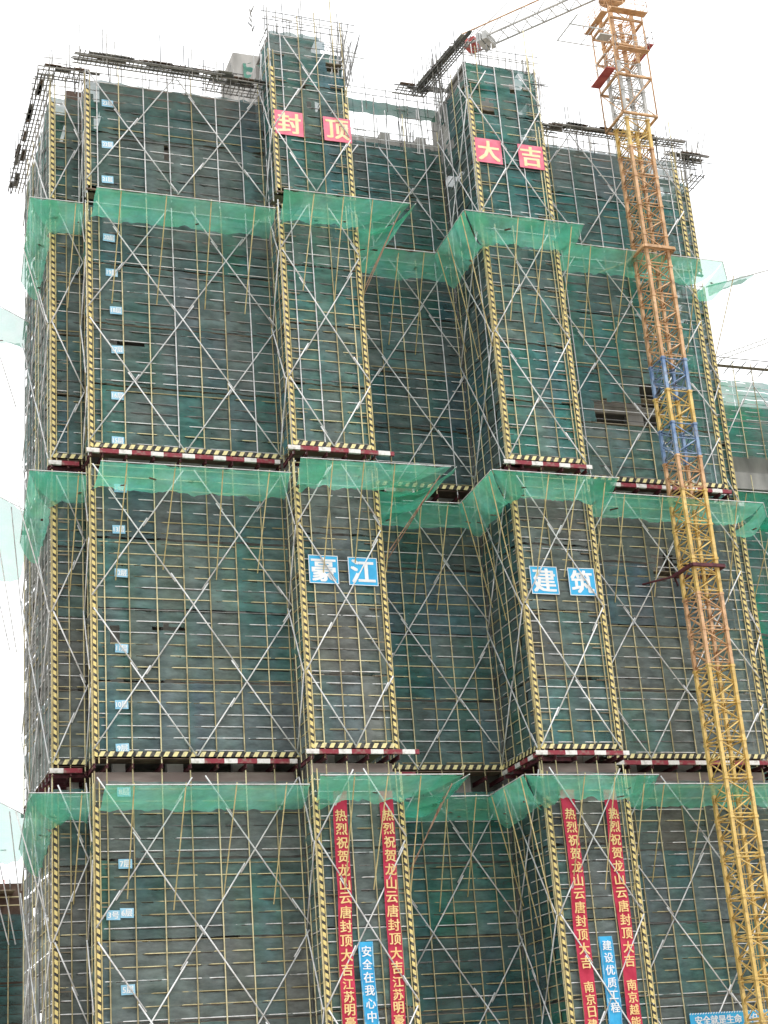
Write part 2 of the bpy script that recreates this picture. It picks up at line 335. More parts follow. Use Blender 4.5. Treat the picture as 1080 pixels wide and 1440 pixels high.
def scaffold_face(parent, key, t):
    f = FACES[key]; rng = random.Random(t*31+hash(key) % 97 if False else t*31+sum(map(ord, key))*7)
    z0 = ZB[t]; top = (NETTOP[key]+1.3 if t == 1 else ZB[t-1]-.62); ntop = NETTOP[key] if t == 1 else ZB[t-1]-1.25
    visible = key not in ('BR', 'DR', 'RW')
    # standards
    for i, s in enumerate(f.ups):
        edge = i in (0, len(f.ups)-1)
        zt = top+(rng.choice((0, .1, .5, 1.2, 2.0)) if t == 1 else rng.uniform(-.3, .2))
        zb = z0-.42+rng.uniform(-.15, .1) if t < 4 else .02
        lean = rng.uniform(-.03, .03)
        pm = 'dark' if key == 'LW' and rng.random() < .6 else {1: rng.choice(('grey', 'grey', 'yellow')), 2: rng.choice(('grey', 'yellow', 'yellow', 'yellow')), 3: 'yellow', 4: 'yellow'}[t]
        tube(parent, 'upright', f.p(s, 0, zb), f.p(s+lean, 0, zt), .037, pm)
    # ledgers
    z = z0+.42; n = 0
    ltop = top-.25 if t == 1 else ntop+.2
    while z < ltop:
        m = rng.choices(('yellow', 'grey', 'dark'), {1: (1, 4, 5), 2: (3, 4, 3), 3: (5, 4, 1), 4: (5, 5, 1)}[t])[0]
        dz = rng.uniform(-.04, .04)
        tube(parent, 'ledger', f.p(-.12 if key != 'LW' else 0, -.062, z), f.p(f.w+.1, -.062, z+dz), .030, m); z += .66; n += 1
    # decks behind the netting
    z = z0+.18
    while z < ntop-.5:
        o = MB().box((0, 0, 0), (f.w, .85, .05)); o.build('deck_board', 'bamboo', parent, rot=f.q, loc=f.p(0, -.17, z)); z += 1.98 if t > 1 or True else 3
    # netting
    ups = [0]+[u for u in f.ups[1:-1]]+[f.w]
    cuts = [ups[0]]; i = 0
    while i < len(ups)-1:
        i = min(i+rng.choice((1, 1, 2)), len(ups)-1); cuts.append(ups[i])
    zs = [z0+.05]
    rows = max(1, round((ntop-z0)/4.15)); base = {1: TINTS['teal'], 2: TINTS['teal'], 3: TINTS['grey'], 4: TINTS['grey']}[t]
    if key in ('B', 'D', 'C') and t < 3: base = tuple(x*1.25 for x in base)
    if key in ('A', 'S') and t < 3: base = tuple(.5*a+.5*b for a, b in zip(base, TINTS['grey']))
    if key in ('R', 'DL'): base = TINTS['deep']  # shade of the recess and bay side put into the net colour
    for r in range(rows): zs.append(z0+.05+(ntop-z0-.05)*(r+1)/rows)
    for r in range(rows):
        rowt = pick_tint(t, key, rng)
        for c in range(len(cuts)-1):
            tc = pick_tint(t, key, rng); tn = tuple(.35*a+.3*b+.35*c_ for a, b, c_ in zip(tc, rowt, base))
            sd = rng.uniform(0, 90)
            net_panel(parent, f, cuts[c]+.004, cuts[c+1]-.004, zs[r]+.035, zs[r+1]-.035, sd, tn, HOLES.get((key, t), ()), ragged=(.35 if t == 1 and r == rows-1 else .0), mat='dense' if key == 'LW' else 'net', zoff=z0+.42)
    # scissor braces
    if visible:
        braces(parent, f, z0, z0+(.05 if t < 4 else .3), min(top-.5, z0+17.2) if t > 1 else NETTOP[key]+(.9 if key in 'AC' else -.6))
def corner_strip(parent, f, s, t, top=None):
    z0 = ZB[t]; z1 = top or (ZB[t-1]-2.6 if t > 1 else 64.6)
    h = z1-z0
    MB().box((-.085, -.02, 0), (.085, .02, h)).build('warning_strip', 'tape_v', parent, rot=f.q, loc=f.p(s, .085, z0))
    for d in (-.16, .16):
        tube(parent, 'upright', f.p(s+d, .03, z0-.35 if t < 4 else .02), f.p(s+d, .03, z1+random.uniform(1.0, 1.5)), .036, 'yellow2' if t > 1 else 'yellow')
def toe_board(parent, f, t, s0=0, s1=None, z=None):
    s1 = f.w if s1 is None else s1; z0 = ZB[t] if z is None else z
    MB().box((0, -.015, 0), (s1-s0, .015, .27)).build('toe_board', 'tape_h', parent, rot=f.q, loc=f.p(s0, .075, z0+.02))
def edge_beam(parent, f, t, s0, s1, dz=0, o=.12):
    mb = MB(); L = s1-s0
    mb.box((0, -.09, .0), (L, .09, .03)).box((0, -.09, .22), (L, .09, .25)).box((0, -.09, .03), (L, -.07, .22))
    mb.build('edge_beam', 'redwhite', parent, rot=f.q, loc=f.p(s0, o, ZB[t]-.36+dz))
def cantilever(parent, f, t):
    for s in f.ups:
        z = ZB[t]-.62
        mb = MB().box((-.06, 0, 0), (.06, 2.2, .02)).box((-.06, 0, .22), (.06, 2.2, .24)).box((-.012, 0, .02), (.012, 2.2, .22))
        mb.build('steel_beam', 'rust', parent, rot=f.q, loc=f.p(s, .18, z))
    MB().box((0, 0, 0), (f.w, 1.2, .03)).build('deck_board', 'board', parent, rot=f.q, loc=f.p(0, .05, ZB[t]-.10))

# ---------------------------------------------------------------- ground and the concrete building
def sheet(name, x0, y0, x1, y1, z, mat):
    me = bpy.data.meshes.new(name); me.from_pydata([(x0, y0, 0), (x1, y0, 0), (x1, y1, 0), (x0, y1, 0)], [], [(0, 1, 2, 3)]); me.materials.append(M[mat])
    return put(name, me, None, (0, 0, z))
tag(sheet('ground', -1500, -1500, 1500, 2500, 0, 'earth'), kind='structure')
BLD = thing('concrete_building', 'unfinished grey concrete apartment tower standing inside the green scaffold', 'building', (36.5, 6, 0))
def build_building():
    FP = [(15.1, 12), (15.1, 3.3), (17.0, 3.3), (17.0, 1.4), (28.5, 1.4), (28.5, -.8), (30.8, -.8), (30.8, 4.4), (42.2, 4.4), (42.2, -.9), (44.6, -.9), (44.6, 1.4), (56, 1.4), (56, 3.3), (58, 3.3), (58, 12)]
    FPm = [(x+.06, y) for x, y in FP]
    for k in range(1, 23):
        z = 2.9*k
        MB().prism(FP, z-.14, z).build('floor_slab', 'concrete', BLD)
    # edge beams under each slab
    runs = [((17.0, 1.4), (28.5, 1.4)), ((28.5, -.8), (30.8, -.8)), ((30.8, 4.4), (42.2, 4.4)), ((42.2, -.9), (44.6, -.9)), ((44.6, 1.4), (56, 1.4)), ((15.1, 3.3), (17, 3.3)), ((56, 3.3), (58, 3.3))]
    for k in range(1, 23):
        for (a, b) in runs:
            MB().box((a[0]+.02, a[1]+.04, 2.9*k-.6), (b[0]-.02, a[1]+.28, 2.9*k-.142)).build('edge_girder', 'concrete', BLD)
    piers = {1.4: [(17.02, 17.7), (20.0, 20.9), (23.7, 24.9), (27.6, 28.4), (44.8, 45.6), (48.0, 48.9), (51.6, 52.8), (55.2, 55.9)], -.8: [(28.55, 28.95), (30.4, 30.75)], -.9: [(42.25, 42.65), (44.2, 44.55)],
             4.4: [(31.2, 31.9), (34.0, 34.9), (38.2, 39.2), (41.3, 42.1)], 3.3: [(15.15, 15.5), (57.4, 57.9)]}
    for y, l in piers.items():
        for a, b in l:
            MB().box((a, y+.08, 0), (b, y+.5, 63.6)).build('pier', 'concrete', BLD)
    gaps = {1.4: [(20.9, 23.7), (24.9, 27.6), (45.6, 48.0), (48.9, 51.6)], 4.4: [(34.9, 38.2)], -.8: [(28.95, 30.4)], -.9: [(42.65, 44.2)]}
    for y, l in gaps.items():
        for a, b in l:
            for k in range(0, 22):
                h = .95 if random.Random(int(a*10)+k*7).random() < .8 else 2.1
                MB().box((a+.01, y+.12, 2.9*k+.01), (b-.01, y+.32, 2.9*k+h)).build('parapet_wall', 'brick', BLD)
    for y, (a, b) in ((6.5, (15.3, 57.8)),):
        MB().box((a, y, 0), (b, y+.2, 63.6)).build('light_blocking_wall', 'concrete', BLD)  # added across the interior so light does not pass through the rooms
    for y in (11.6,):
        for x in range(16, 58, 6): MB().box((x, y, 0), (x+.9, y+.35, 63.6)).build('pier', 'concrete', BLD)
    for x in (15.2, 57.5):
        for k in range(0, 22): MB().box((x, 3.9, 2.9*k+.02), (x+.22, 12.3, 2.9*k+2.74)).build('side_wall', 'brick', BLD)
    # roof level: stair towers in the two bays, lift core, parapet columns
    for x0, x1 in ((27.9, 30.6), (41.6, 45.3)):
        MB().box((x0, -.5, 63.85), (x1, .1, 70.2)).build('stair_tower', 'concrete', BLD)
        MB().box((x0-.2, -.7, 70.25), (x1+.2, 2.6, 70.45)).build('roof_slab', 'concrete', BLD)
        MB().box((x0, 2.2, 63.85), (x1, 2.5, 70.2)).build('stair_tower', 'concrete', BLD)
        MB().box((x0-.75, .9, 63.85), (x0-.45, 4.3, 68.9)).build('stair_tower', 'concrete', BLD)  # added backing wall, darkens the side net by hiding the sky behind
        for xs in (x0, x1-.2): MB().box((xs, .12, 63.85), (xs+.2, 2.18, 70.2)).build('stair_tower', 'concrete', BLD)
    MB().prism([(27.7, 8), (30.6, 8), (30.6, 11.5), (27.7, 11.5)], 63.82, 75.2).build('lift_core', 'concrete', BLD)
    for (a, b), y, zt in (((16.9, 28.4), 1.45, 66.25), ((44.7, 56.1), 1.45, 66.1), ((15.1, 16.85), 3.35, 66.7), ((56.2, 58), 3.35, 66.3), ((31.2, 41.6), 4.45, 66.5)):
        MB().box((a, y, 63.83), (b, y+.12, zt)).build('parapet_formwork', 'board', BLD)
    for x in (33.2, 37.2, 39.9): MB().box((x, 4.9, 63.82), (x+.7, 5.5, 67.9)).build('pier', 'concrete', BLD)
    MB().box((33, 5.0, 66.9), (41.6, 5.4, 67.5)).build('edge_girder', 'concrete', BLD)
build_building()

# ---------------------------------------------------------------- the scaffold, section by section
TIER = {1: 'topmost tier', 2: 'second tier from the top', 3: 'third tier from the top', 4: 'lowest tier'}
SECT = [('LW', ['LW'], 'edge-on brown netted scaffold of the left end wall'), ('S', ['S'], 'narrow scaffold strip at the far left corner'),
        ('A', ['A', 'AL'], 'wide flat green scaffold section left of both bays'), ('B', ['B', 'BL', 'BR'], 'protruding left scaffold bay with striped corner posts'),
        ('R', ['R'], 'dark recessed scaffold section between the two bays'), ('D', ['D', 'DL', 'DR'], 'protruding right scaffold bay with striped corner posts'),
        ('C', ['C'], 'wide flat scaffold section behind the crane mast'), ('E', ['E', 'RW'], 'narrow scaffold strip at the far right corner')]
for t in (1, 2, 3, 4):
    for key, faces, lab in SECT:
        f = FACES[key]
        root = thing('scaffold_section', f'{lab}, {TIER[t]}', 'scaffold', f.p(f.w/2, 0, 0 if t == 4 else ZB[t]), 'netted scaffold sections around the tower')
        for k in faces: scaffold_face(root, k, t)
        if key == 'S': corner_strip(root, f, .12, t)
        if key == 'A': corner_strip(root, f, .08, t)
        if key == 'B': corner_strip(root, f, .08, t, 66.6 if t == 1 else None); corner_strip(root, f, f.w-.08, t)
        if key == 'D': corner_strip(root, f, .08, t, 66.2 if t == 1 else None); corner_strip(root, f, f.w-.08, t, 63.5 if t == 1 else None)
        if key == 'C': corner_strip(root, f, f.w-.1, t)
        if key == 'E': corner_strip(root, f, f.w-.1, t)
        if t in (2, 3):
            cantilever(root, f, t)
            if t == 3 and key in 'ABCD': MB().box((.1, 0, 0), (f.w-.1, .03, 1.15)).build('skirt_panel', 'skirt', root, rot=f.q, loc=f.p(0, -.75, ZB[t]-1.8))
            if key == 'A':
                toe_board(root, f, t, .2, f.w); edge_beam(root, f, t, -.25 if t == 2 else 5.2, f.w-.2, 0)
            elif key == 'B': toe_board(root, f, t); edge_beam(root, f, t, -.35, f.w+1.2, .03)
            elif key == 'D':
                toe_board(root, f, t); edge_beam(root, f, t, -.4, f.w+.4, 0)
                g = FACES['DL']; cantilever(root, g, t)
                if t == 3: toe_board(root, g, t); edge_beam(root, g, t, .2, g.w+.1, -.03)
            elif key == 'R': toe_board(root, f, t, .3); edge_beam(root, f, t, 1.2 if t == 3 else 2.4, 4.4 if t == 2 else 2.9, -.05)
            elif key == 'C': toe_board(root, f, t, .2); edge_beam(root, f, t, .5 if t == 3 else 2.8, f.w+.2, -.03)
            elif key == 'S': toe_board(root, f, t); edge_beam(root, f, t, -.2, 1.55, -.1)
            elif key == 'E': edge_beam(root, f, t, 0, f.w+.3, -.05)
        if t == 1 and key != 'LW':
            MB().box((-.1, -.06, 0), (f.w+.1, .10, .09)).build('edge_plank', 'board', root, rot=f.q, loc=f.p(0, .08, ZB[1]-.32))

# ---------------------------------------------------------------- outrigger catch nets under each tier
CG = 'green catch nets slung out under the scaffold tiers'
CATCH = (.18, .64, .49)
def net_sheet(parent, outer, inner, sag=.35, seed=0, n=None, tint=CATCH, fray=.12):
    """a sheet hung between an outer and an inner line of points"""
    def along(pl, u):
        ls = [math.dist(pl[i], pl[i+1]) for i in range(len(pl)-1)]; d = u*sum(ls)
        for i, l in enumerate(ls):
            if d <= l+1e-6: return Vector(pl[i]).lerp(Vector(pl[i+1]), d/l)
            d -= l
        return Vector(pl[-1])
    L = sum(math.dist(outer[i], outer[i+1]) for i in range(len(outer)-1))
    n = n or max(8, int(L/.2)); m = 12; vs = []; fs = []
    for j in range(m+1):
        w = j/m
        for i in range(n+1):
            u = i/n; a = along(outer, u); b = along(inner, u); p = a.lerp(b, w)
            p.z -= (sag+.12)*math.sin(math.pi*w)*(.7+.9*noise.noise((u*L*.35, seed, 0)))
            p.z += .14*noise.noise((u*L*.8, w*2, seed+4))+.10*noise.noise((u*L*2.2, w*1.2, seed+6)); p.x += .08*noise.noise((u*L*1.4, w*2, seed+2))
            if j == m: p.z += 2.6*fray*noise.noise((u*L*.8, seed, 9))+fray*noise.noise((u*L*2.6, seed, 3))
            if j == 0: p.z -= .05*abs(math.sin(u*L*2.2))
            vs.append(p)
    for j in range(m):
        for i in range(n): a = j*(n+1)+i; fs.append((a, a+1, a+n+2, a+n+1))
    c = vs[0].copy(); me = bpy.data.meshes.new('net_sheet'); me.from_pydata([tuple(v-c) for v in vs], [], fs)
    me.materials.append(M['catch']); me.polygons.foreach_set('use_smooth', [True]*len(fs))
    o = put('net_sheet', me, parent, c); g = random.Random(seed).uniform(.85, 1.15); o.color = (*[x*g for x in tint], 1); return o
def catch_net(label, outer, inner, sag, seed, props=(), prop_mat='yellow2', tint=CATCH, pipe=True, fold=()):
    root = thing('catch_net', label, 'catch net', inner[0], CG)
    net_sheet(root, outer, inner, sag, seed, tint=tint)
    if pipe:
        for a, b in zip(outer[:-1], outer[1:]): tube(root, 'edge_pipe', a, b, .028, 'grey')
    for a, b in props: tube(root, 'prop', a, b, .034, prop_mat)
    rg = random.Random(seed*7); o0, o1, i0, i1 = [Vector(v) for v in (outer[0], outer[-1], inner[0], inner[-1])]
    if fold:
        for e in fold:                   # cloth gathered and hanging at a corner
            a, b, a2 = (o0, i0, o1) if e == 0 else (o1, i1, o0)
            t = (a2-a).normalized()*rg.uniform(1.0, 1.7)
            net_sheet(root, [a, a+t*.5+Vector((0, 0, -.12)), a+t], [a.lerp(b, .8)+Vector((0, 0, -.75)), a.lerp(b, .75)+t*.5+Vector((0, 0, -.45)), a.lerp(b, .55)+t*.9+Vector((0, 0, -.12))], .45, seed+50+e, tint=tuple(x*.8 for x in tint), fray=.2)
    for k in range(rg.choice((1, 2, 3))):
        u, w = rg.uniform(.1, .9), rg.uniform(.35, .8); p = o0.lerp(o1, u).lerp(i0.lerp(i1, u), w)+Vector((0, 0, -sag*.85-.02)); q = p+Vector((rg.uniform(-.5, .5), rg.uniform(-.35, .35), .03))
        mb = MB(); mb.beam(p, q, rg.uniform(.08, .2), .03); mb.build('debris', 'board', root)
    return root
DROP = {1: (1.95, .3), 2: (2.1, .45), 3: (2.15, .75)}
NL = {1: 'highest level', 2: 'middle level', 3: 'lowest level'}
for t in (1, 2, 3):
    zo = ZB[t]-DROP[t][0]; zi = zo-DROP[t][1]
    def fprops(x0, x1, yo, yi, n, drop=5.6):
        return [((x, yo+.05, zo+.1), (x-random.uniform(-.1, .25), yi-.06, zo-drop+random.uniform(-.5, .5))) for x in [x0+(x1-x0)*(i+.5)/n for i in range(n)]]
    catch_net(f'narrow green catch net at the front left corner, {NL[t]}', [(12.15, -1.1, zo), (15.3, -1.1, zo)], [(13.85, 1.86, zi-.15), (15.7, 1.86, zi-.15)], .35, t*10+1, fprops(14.2, 15.6, -1.1, 1.9, 1), fold=(0,))
    catch_net(f'green catch net folded along the left end wall, {NL[t]}', [(12.7, 6.5, zo-1.5), (12.15, -1.1, zo)], [(13.8, 6.5, zi-2.3), (13.8, 1.9, zi-.7)], .5, t*10+2, [((12.0, 2.6, zo-.2), (13.8, 3.4, zo-6))], prop_mat='grey')
    catch_net(f'long straight green catch net along the wide left section, {NL[t]}', [(15.78, -3, zo), (26.7, -3, zo)], [(15.9, -.04, zi), (27.1, -.04, zi)], .12, t*10+3, fprops(15.9, 26.8, -3, 0, 4))
    xb = 36 if t == 2 else 35
    catch_net(f'green catch net around the front of the left bay, {NL[t]}', [(26.6, -5.2, zo), (xb-.3, -5.2, zo+.05)], [(27.2, -2.26, zi), (32.1, -2.26, zi)], .14, t*10+4, fprops(27.6, 33.2, -5.2, -2.2, 3), fold=(0, 1))
    catch_net(f'sagging green catch net on the recess side of the left bay, {NL[t]}', [(xb, -5.3, zo+.02), (xb-.2, -.3, zo-.1)], [(32.22, -2.3, zi-.05), (32.22, 2.9, zi-.5)], .95, t*10+5, [((xb-.9, -4.9, zo-.4), (32.35, -1.9, zo-4.6)), ((xb-.9, -4.2, zo-.5), (32.4, -1.2, zo-5.0))], prop_mat='rustpipe', tint=(.10, .50, .37), fold=(0,))
    catch_net(f'small green catch net deep in the recess, {NL[t]}', [(34.6, .05, zo-.05), (38.5, .05, zo)], [(32.5, 2.94, zi-.1), (40.7, 2.94, zi-.1)], .3, t*10+6, fprops(35, 38.5, .1, 3, 2))
    catch_net(f'large slanting green catch net on the left side of the right bay, {NL[t]}', [(38.3, .2, zo-.05), (38.2, -5.2, zo)], [(40.74, 2.9, zi-.6), (40.74, -2.2, zi-.1)], .75, t*10+7, [((38.2, -4.8, zo), (40.7, -2.0, zo-7.6)), ((38.3, -2.2, zo), (40.7, .2, zo-7.4)), ((38.3, -.4, zo), (40.7, 2.0, zo-6))], fold=(1,))
    catch_net(f'green catch net across the front of the right bay, {NL[t]}', [(38.25, -5.3, zo), (46.5, -5.3, zo)], [(40.85, -2.36, zi), (46.0, -2.36, zi)], .2, t*10+8, fprops(41, 46.6, -5.3, -2.3, 3), fold=(0, 1))
    catch_net(f'long green catch net behind the crane mast, {NL[t]}', [(46.6, -3.0, zo), (58.0, -2.9, zo)], [(46.1, -.05, zi), (57.4, -.05, zi)], .2, t*10+9, fprops(46.8, 57.4, -3, 0, 4))
    catch_net(f'frayed green catch net at the right corner, {NL[t]}', [(58.0, -2.9, zo), (59.5, -.9, zo-.1)], [(57.5, 1.84, zi-.1), (59.3, 1.84, zi-.1)], .5, t*10+10, [((59.8, -1.3, zo), (59.3, 1.9, zo-5))])

# ---------------------------------------------------------------- boards, banners and labels
TXT = {}
def text_mesh(body, size, mat, fat=.0):
    """lettering as a flat mesh; strokes are thickened by a few shifted copies, each a hair in front of the last"""
    cu = bpy.data.curves.new('lettering', 'FONT'); cu.body = body; cu.size = size; cu.align_x = 'CENTER'; cu.align_y = 'CENTER'; cu.resolution_u = 2
    o = bpy.data.objects.new('lettering', cu); COL.objects.link(o)
    dg = bpy.context.evaluated_depsgraph_get(); src = bpy.data.meshes.new_from_object(o.evaluated_get(dg))
    bpy.data.objects.remove(o); bpy.data.curves.remove(cu)
    vs = [v.co.copy() for v in src.vertices]; ps = [tuple(p.vertices) for p in src.polygons]; V = []; Fs = []
    d = fat*size
    for k, (dx, dy) in enumerate(((-d, -d*.5), (d, -d*.5), (-d, d*.5), (d, d*.5)) if fat else ((0, 0),)):
        b = len(V); V += [(v.x+dx, v.y+dy, .0012*k) for v in vs]; Fs += [tuple(b+i for i in p) for p in ps]
    me = bpy.data.meshes.new('lettering'); me.from_pydata(V, [], Fs); me.materials.append(M[mat]); bpy.data.meshes.remove(src); return me
def centred(me, cx=0, cy=0):
    xs = [v.co.x for v in me.vertices]; ys = [v.co.y for v in me.vertices]
    if not xs: return 1, 1
    ax, ay = (min(xs)+max(xs))/2, (min(ys)+max(ys))/2
    for v in me.vertices: v.co.x += cx-ax; v.co.y += cy-ay
    return max(xs)-min(xs), max(ys)-min(ys)
FQ = Matrix(((1, 0, 0), (0, 0, -1), (0, 1, 0))).to_quaternion()      # text plane (x, y) -> wall (x, z), facing -Y
def lean_q(a): return Quaternion((0, 1, 0), a) @ FQ
def char_board(ch, x0, x1, z0, z1, y, board, ink, label, name='character_board', border=True):
    w, h = x1-x0, z1-z0; cx, cz = (x0+x1)/2, (z0+z1)/2
    root = thing(name, label, 'sign', (cx, y, z0), 'square character boards on the bays')
    tilt = Quaternion((0, 1, 0), random.uniform(-.012, .012))
    MB().box((-w/2, 0, -h/2), (w/2, .03, h/2)).build('panel', board, root, rot=tilt, loc=(cx, y, cz))
    me = text_mesh(ch, h*.92, ink, .03); tw, th = centred(me); sc = min(w*.86/tw, h*.86/th)
    for v in me.vertices: v.co.x *= sc*(min(1.12, w*.84/(tw*sc))); v.co.y *= sc
    put('lettering', me, root, (cx, y-.012, cz), tilt @ FQ)
    mb = MB()
    if border:
        for a, b in (((-w/2, -.012, -h/2), (w/2, -.006, -h/2+.04)), ((-w/2, -.012, h/2-.04), (w/2, -.006, h/2)), ((-w/2, -.012, -h/2+.041), (-w/2+.04, -.006, h/2-.041)), ((w/2-.04, -.012, -h/2+.041), (w/2, -.006, h/2-.041))): mb.box(a, b)
        mb.build('border', 'white' if board == 'blue' else 'gold', root, rot=tilt, loc=(cx, y, cz))
    return root
YB, YD = -2.31, -2.41
char_board('封', 27.22, 29.08, 61.55, 63.33, YB, 'red', 'cream', 'red board with cream character 封 at the left edge of the left bay, topmost tier', border=False)
char_board('顶', 30.45, 32.28, 61.55, 63.33, YB, 'red', 'cream', 'red board with cream character 顶 at the right edge of the left bay', border=False)
char_board('大', 40.86, 42.72, 61.4, 63.25, YD, 'red', 'cream', 'red board with cream character 大 at the left edge of the right bay', border=False)
char_board('吉', 43.95, 45.75, 61.4, 63.2, YD, 'red', 'cream', 'red board with cream character 吉 at the right edge of the right bay', border=False)
char_board('豪', 27.62, 29.38, 31.75, 33.45, YB, 'blue', 'white', 'bright blue board with dense white character 豪, left of the pair on the left bay')
char_board('江', 29.98, 31.74, 31.72, 33.42, YB, 'blue', 'white', 'bright blue board with open white character 江, right of the pair on the left bay')
char_board('建', 41.33, 43.12, 31.6, 33.35, YD, 'blue', 'white', 'bright blue board with white character 建, left of the pair on the right bay')
char_board('筑', 43.83, 45.6, 31.6, 33.35, YD, 'blue', 'white', 'bright blue board with white character 筑, right of the pair on the right bay')
def banner(text, x0, x1, ztop, zbot, y, cloth, ink, label, first, pitch, cs, lean, border=False):
    w = x1-x0; h = ztop-zbot; cx = (x0+x1)/2
    root = thing('vertical_banner', label, 'banner', (cx, y, zbot), 'vertical slogan banners on the lowest tier')
    n = 40; vs = []; fs = []
    def ox(d): return -lean*d+.035*math.sin(d*.9+x0)+.03*noise.noise((d*.7, x0, 3))
    def oy(d, u): return .08*(u-.5)*math.sin(d*.7+x0*3)+.05*noise.noise((d*.8, u*1.6, x0))+.02*noise.noise((d*3, u*2, x0))
    for i in range(n+1):
        d = h*i/n
        for j in range(5):
            u = j/4; vs.append((cx-w/2+w*u+ox(d), y+oy(d, u), ztop-d))
    for i in range(n):
        for j in range(4): a = i*5+j; fs.append((a, a+5, a+6, a+1))
    c = Vector((cx, y, zbot)); me = bpy.data.meshes.new('cloth'); me.from_pydata([tuple(Vector(v)-c) for v in vs], [], fs); me.materials.append(M[cloth])
    put('cloth', me, root, c)
    d = first
    for ch in text:
        if ch == ' ': d += pitch*.75; continue
        if ch == '|': pitch *= .88; cs *= .9; continue
        if d > h-.3: break
        m2 = text_mesh(ch, cs, ink, .022); tw, th = centred(m2); k = min(cs/tw, cs/th) if max(tw, th) > 0 else 1
        for v in m2.vertices: v.co *= min(k, 1.25)*.98
        put('lettering', m2, root, (cx+ox(d), y-.10, ztop-d), FQ @ Quaternion((0, 0, 1), random.uniform(-.05, .05))); d += pitch
    if border:
        mb = MB()
        for sgn in (-1, 1):
            for i in range(n):
                d0, d1 = h*i/n, h*(i+1)/n
                mb.beam((cx+sgn*(w/2-.045)+ox(d0), y-.04, ztop-d0), (cx+sgn*(w/2-.045)+ox(d1), y-.04, ztop-d1), .07, .012)
        mb.build('border', 'bluelabel', root)
    return root
HEAD = '热烈祝贺龙山云唐封顶大吉'
banner(HEAD+'|江苏明豪建设', 28.2, 28.98, 19.9, 3.0, YB-.03, 'redcloth', 'gold', 'long red vertical banner with gold characters near the left post of the left bay', 1.35, .73, .66, .026)
banner(HEAD+'|江苏明豪装饰', 30.82, 31.6, 19.9, 3.0, YB-.03, 'redcloth', 'gold', 'long red vertical banner with gold characters near the right post of the left bay', 1.35, .73, .66, .018)
banner(HEAD+' |南京日建筑地基', 41.7, 42.56, 19.9, 3.0, YD-.03, 'redcloth', 'gold', 'long red vertical banner with gold characters near the left post of the right bay', 1.4, .74, .66, .013)
banner(HEAD+' |南京越能软件', 44.36, 45.2, 19.9, 3.0, YD-.03, 'redcloth', 'gold', 'long red vertical banner with gold characters near the right post of the right bay', 1.4, .74, .66, .012)
banner('安全在我心中 质量在我手中', 29.05, 29.86, 11.9, 1.8, YB-.05, 'blue', 'white', 'shorter blue vertical banner between the two red ones on the left bay', .5, .66, .56, .0, True)
banner('建设优质工程 创造优良品质', 42.98, 43.82, 11.72, 1.6, YD-.05, 'blue', 'white', 'shorter blue vertical banner between the two red ones on the right bay', .5, .66, .56, .0, True)
def bottom_sign():
    x0, x1, z0, z1, y = 49.2, 54.6, 5.4, 7.55, -.32
    root = thing('slogan_sign', 'wide blue slogan sign with white characters at the foot of the crane mast', 'sign', ((x0+x1)/2, y, z0))
    MB().box((x0, y, z0), (x1, y+.05, z1)).build('panel', 'blue', root)
    me = text_mesh('安全就是生命 责任重', .52, 'white', .03); tw, th = centred(me)
    for v in me.vertices: v.co.x *= 4.7/tw
    put('lettering', me, root, ((x0+x1)/2-.05, y-.02, z1-.42), FQ)
    mb = MB(); x = x0
    while x < x1-.1: mb.beam((x, y-.012, z1-.075), (x+.09, y-.012, z1-.005), .012, .05); x += .17
    mb.build('border', 'white', root)
bottom_sign()
LAB = [(17.09, 63.7, 23), (17.05, 60.67, 22), (17.01, 58.17, 21), (17.03, 54.08, 20), (17.16, 51.71, 19), (17.37, 49.19, 18), (17.41, 46.6, 17), (17.36, 43.6, 16), (17.34, 40.75, 15), (17.42, 37.8, 14), (17.29, 35.29, 13), (17.37, 32.7, 12), (17.32, 28.32, 11), (17.26, 25.15, 10), (17.26, 22.75, 9), (17.29, 20.38, 8), (17.29, 16.59, 7), (17.32, 14.06, 6), (17.31, 10.22, 5)]
ORD = {23: 'topmost floor label', 5: 'lowest floor label'}
def label_board(x, z, txt, lab, w=.72, h=.5):
    root = thing('floor_label', lab, 'floor label', (x, -.03, z-h/2), 'pale blue floor labels up the left section')
    tilt = Quaternion((0, 1, 0), random.uniform(-.05, .05))
    MB().box((-w/2, 0, -h/2), (w/2, .015, h/2)).build('panel', 'bluelabel', root, rot=tilt, loc=(x, -.055, z))
    me = text_mesh(txt, h*.8, 'white', .03); tw, th = centred(me)
    for v in me.vertices: v.co.x *= min(1, w*.86/tw)
    put('lettering', me, root, (x, -.066, z), tilt @ FQ)
ORDW = ['top', 'second', 'third', 'fourth', 'fifth', 'sixth']
for i, (x, z, n) in enumerate(LAB):
    tn, k, m = ('topmost tier', i, 3) if i < 3 else ('second tier', i-3, 6) if i < 9 else ('third tier', i-9, 6) if i < 15 else ('lowest tier', i-15, 4)
    w = 'bottom' if k == m-1 else ORDW[k]
    label_board(x, z, f'{n}层', f'pale blue floor label {n}层, {w} one on the {tn} of the wide left section')
label_board(16.62, 13.97, '3号', 'small plain blue plate hung directly beside another floor label on the lowest tier')

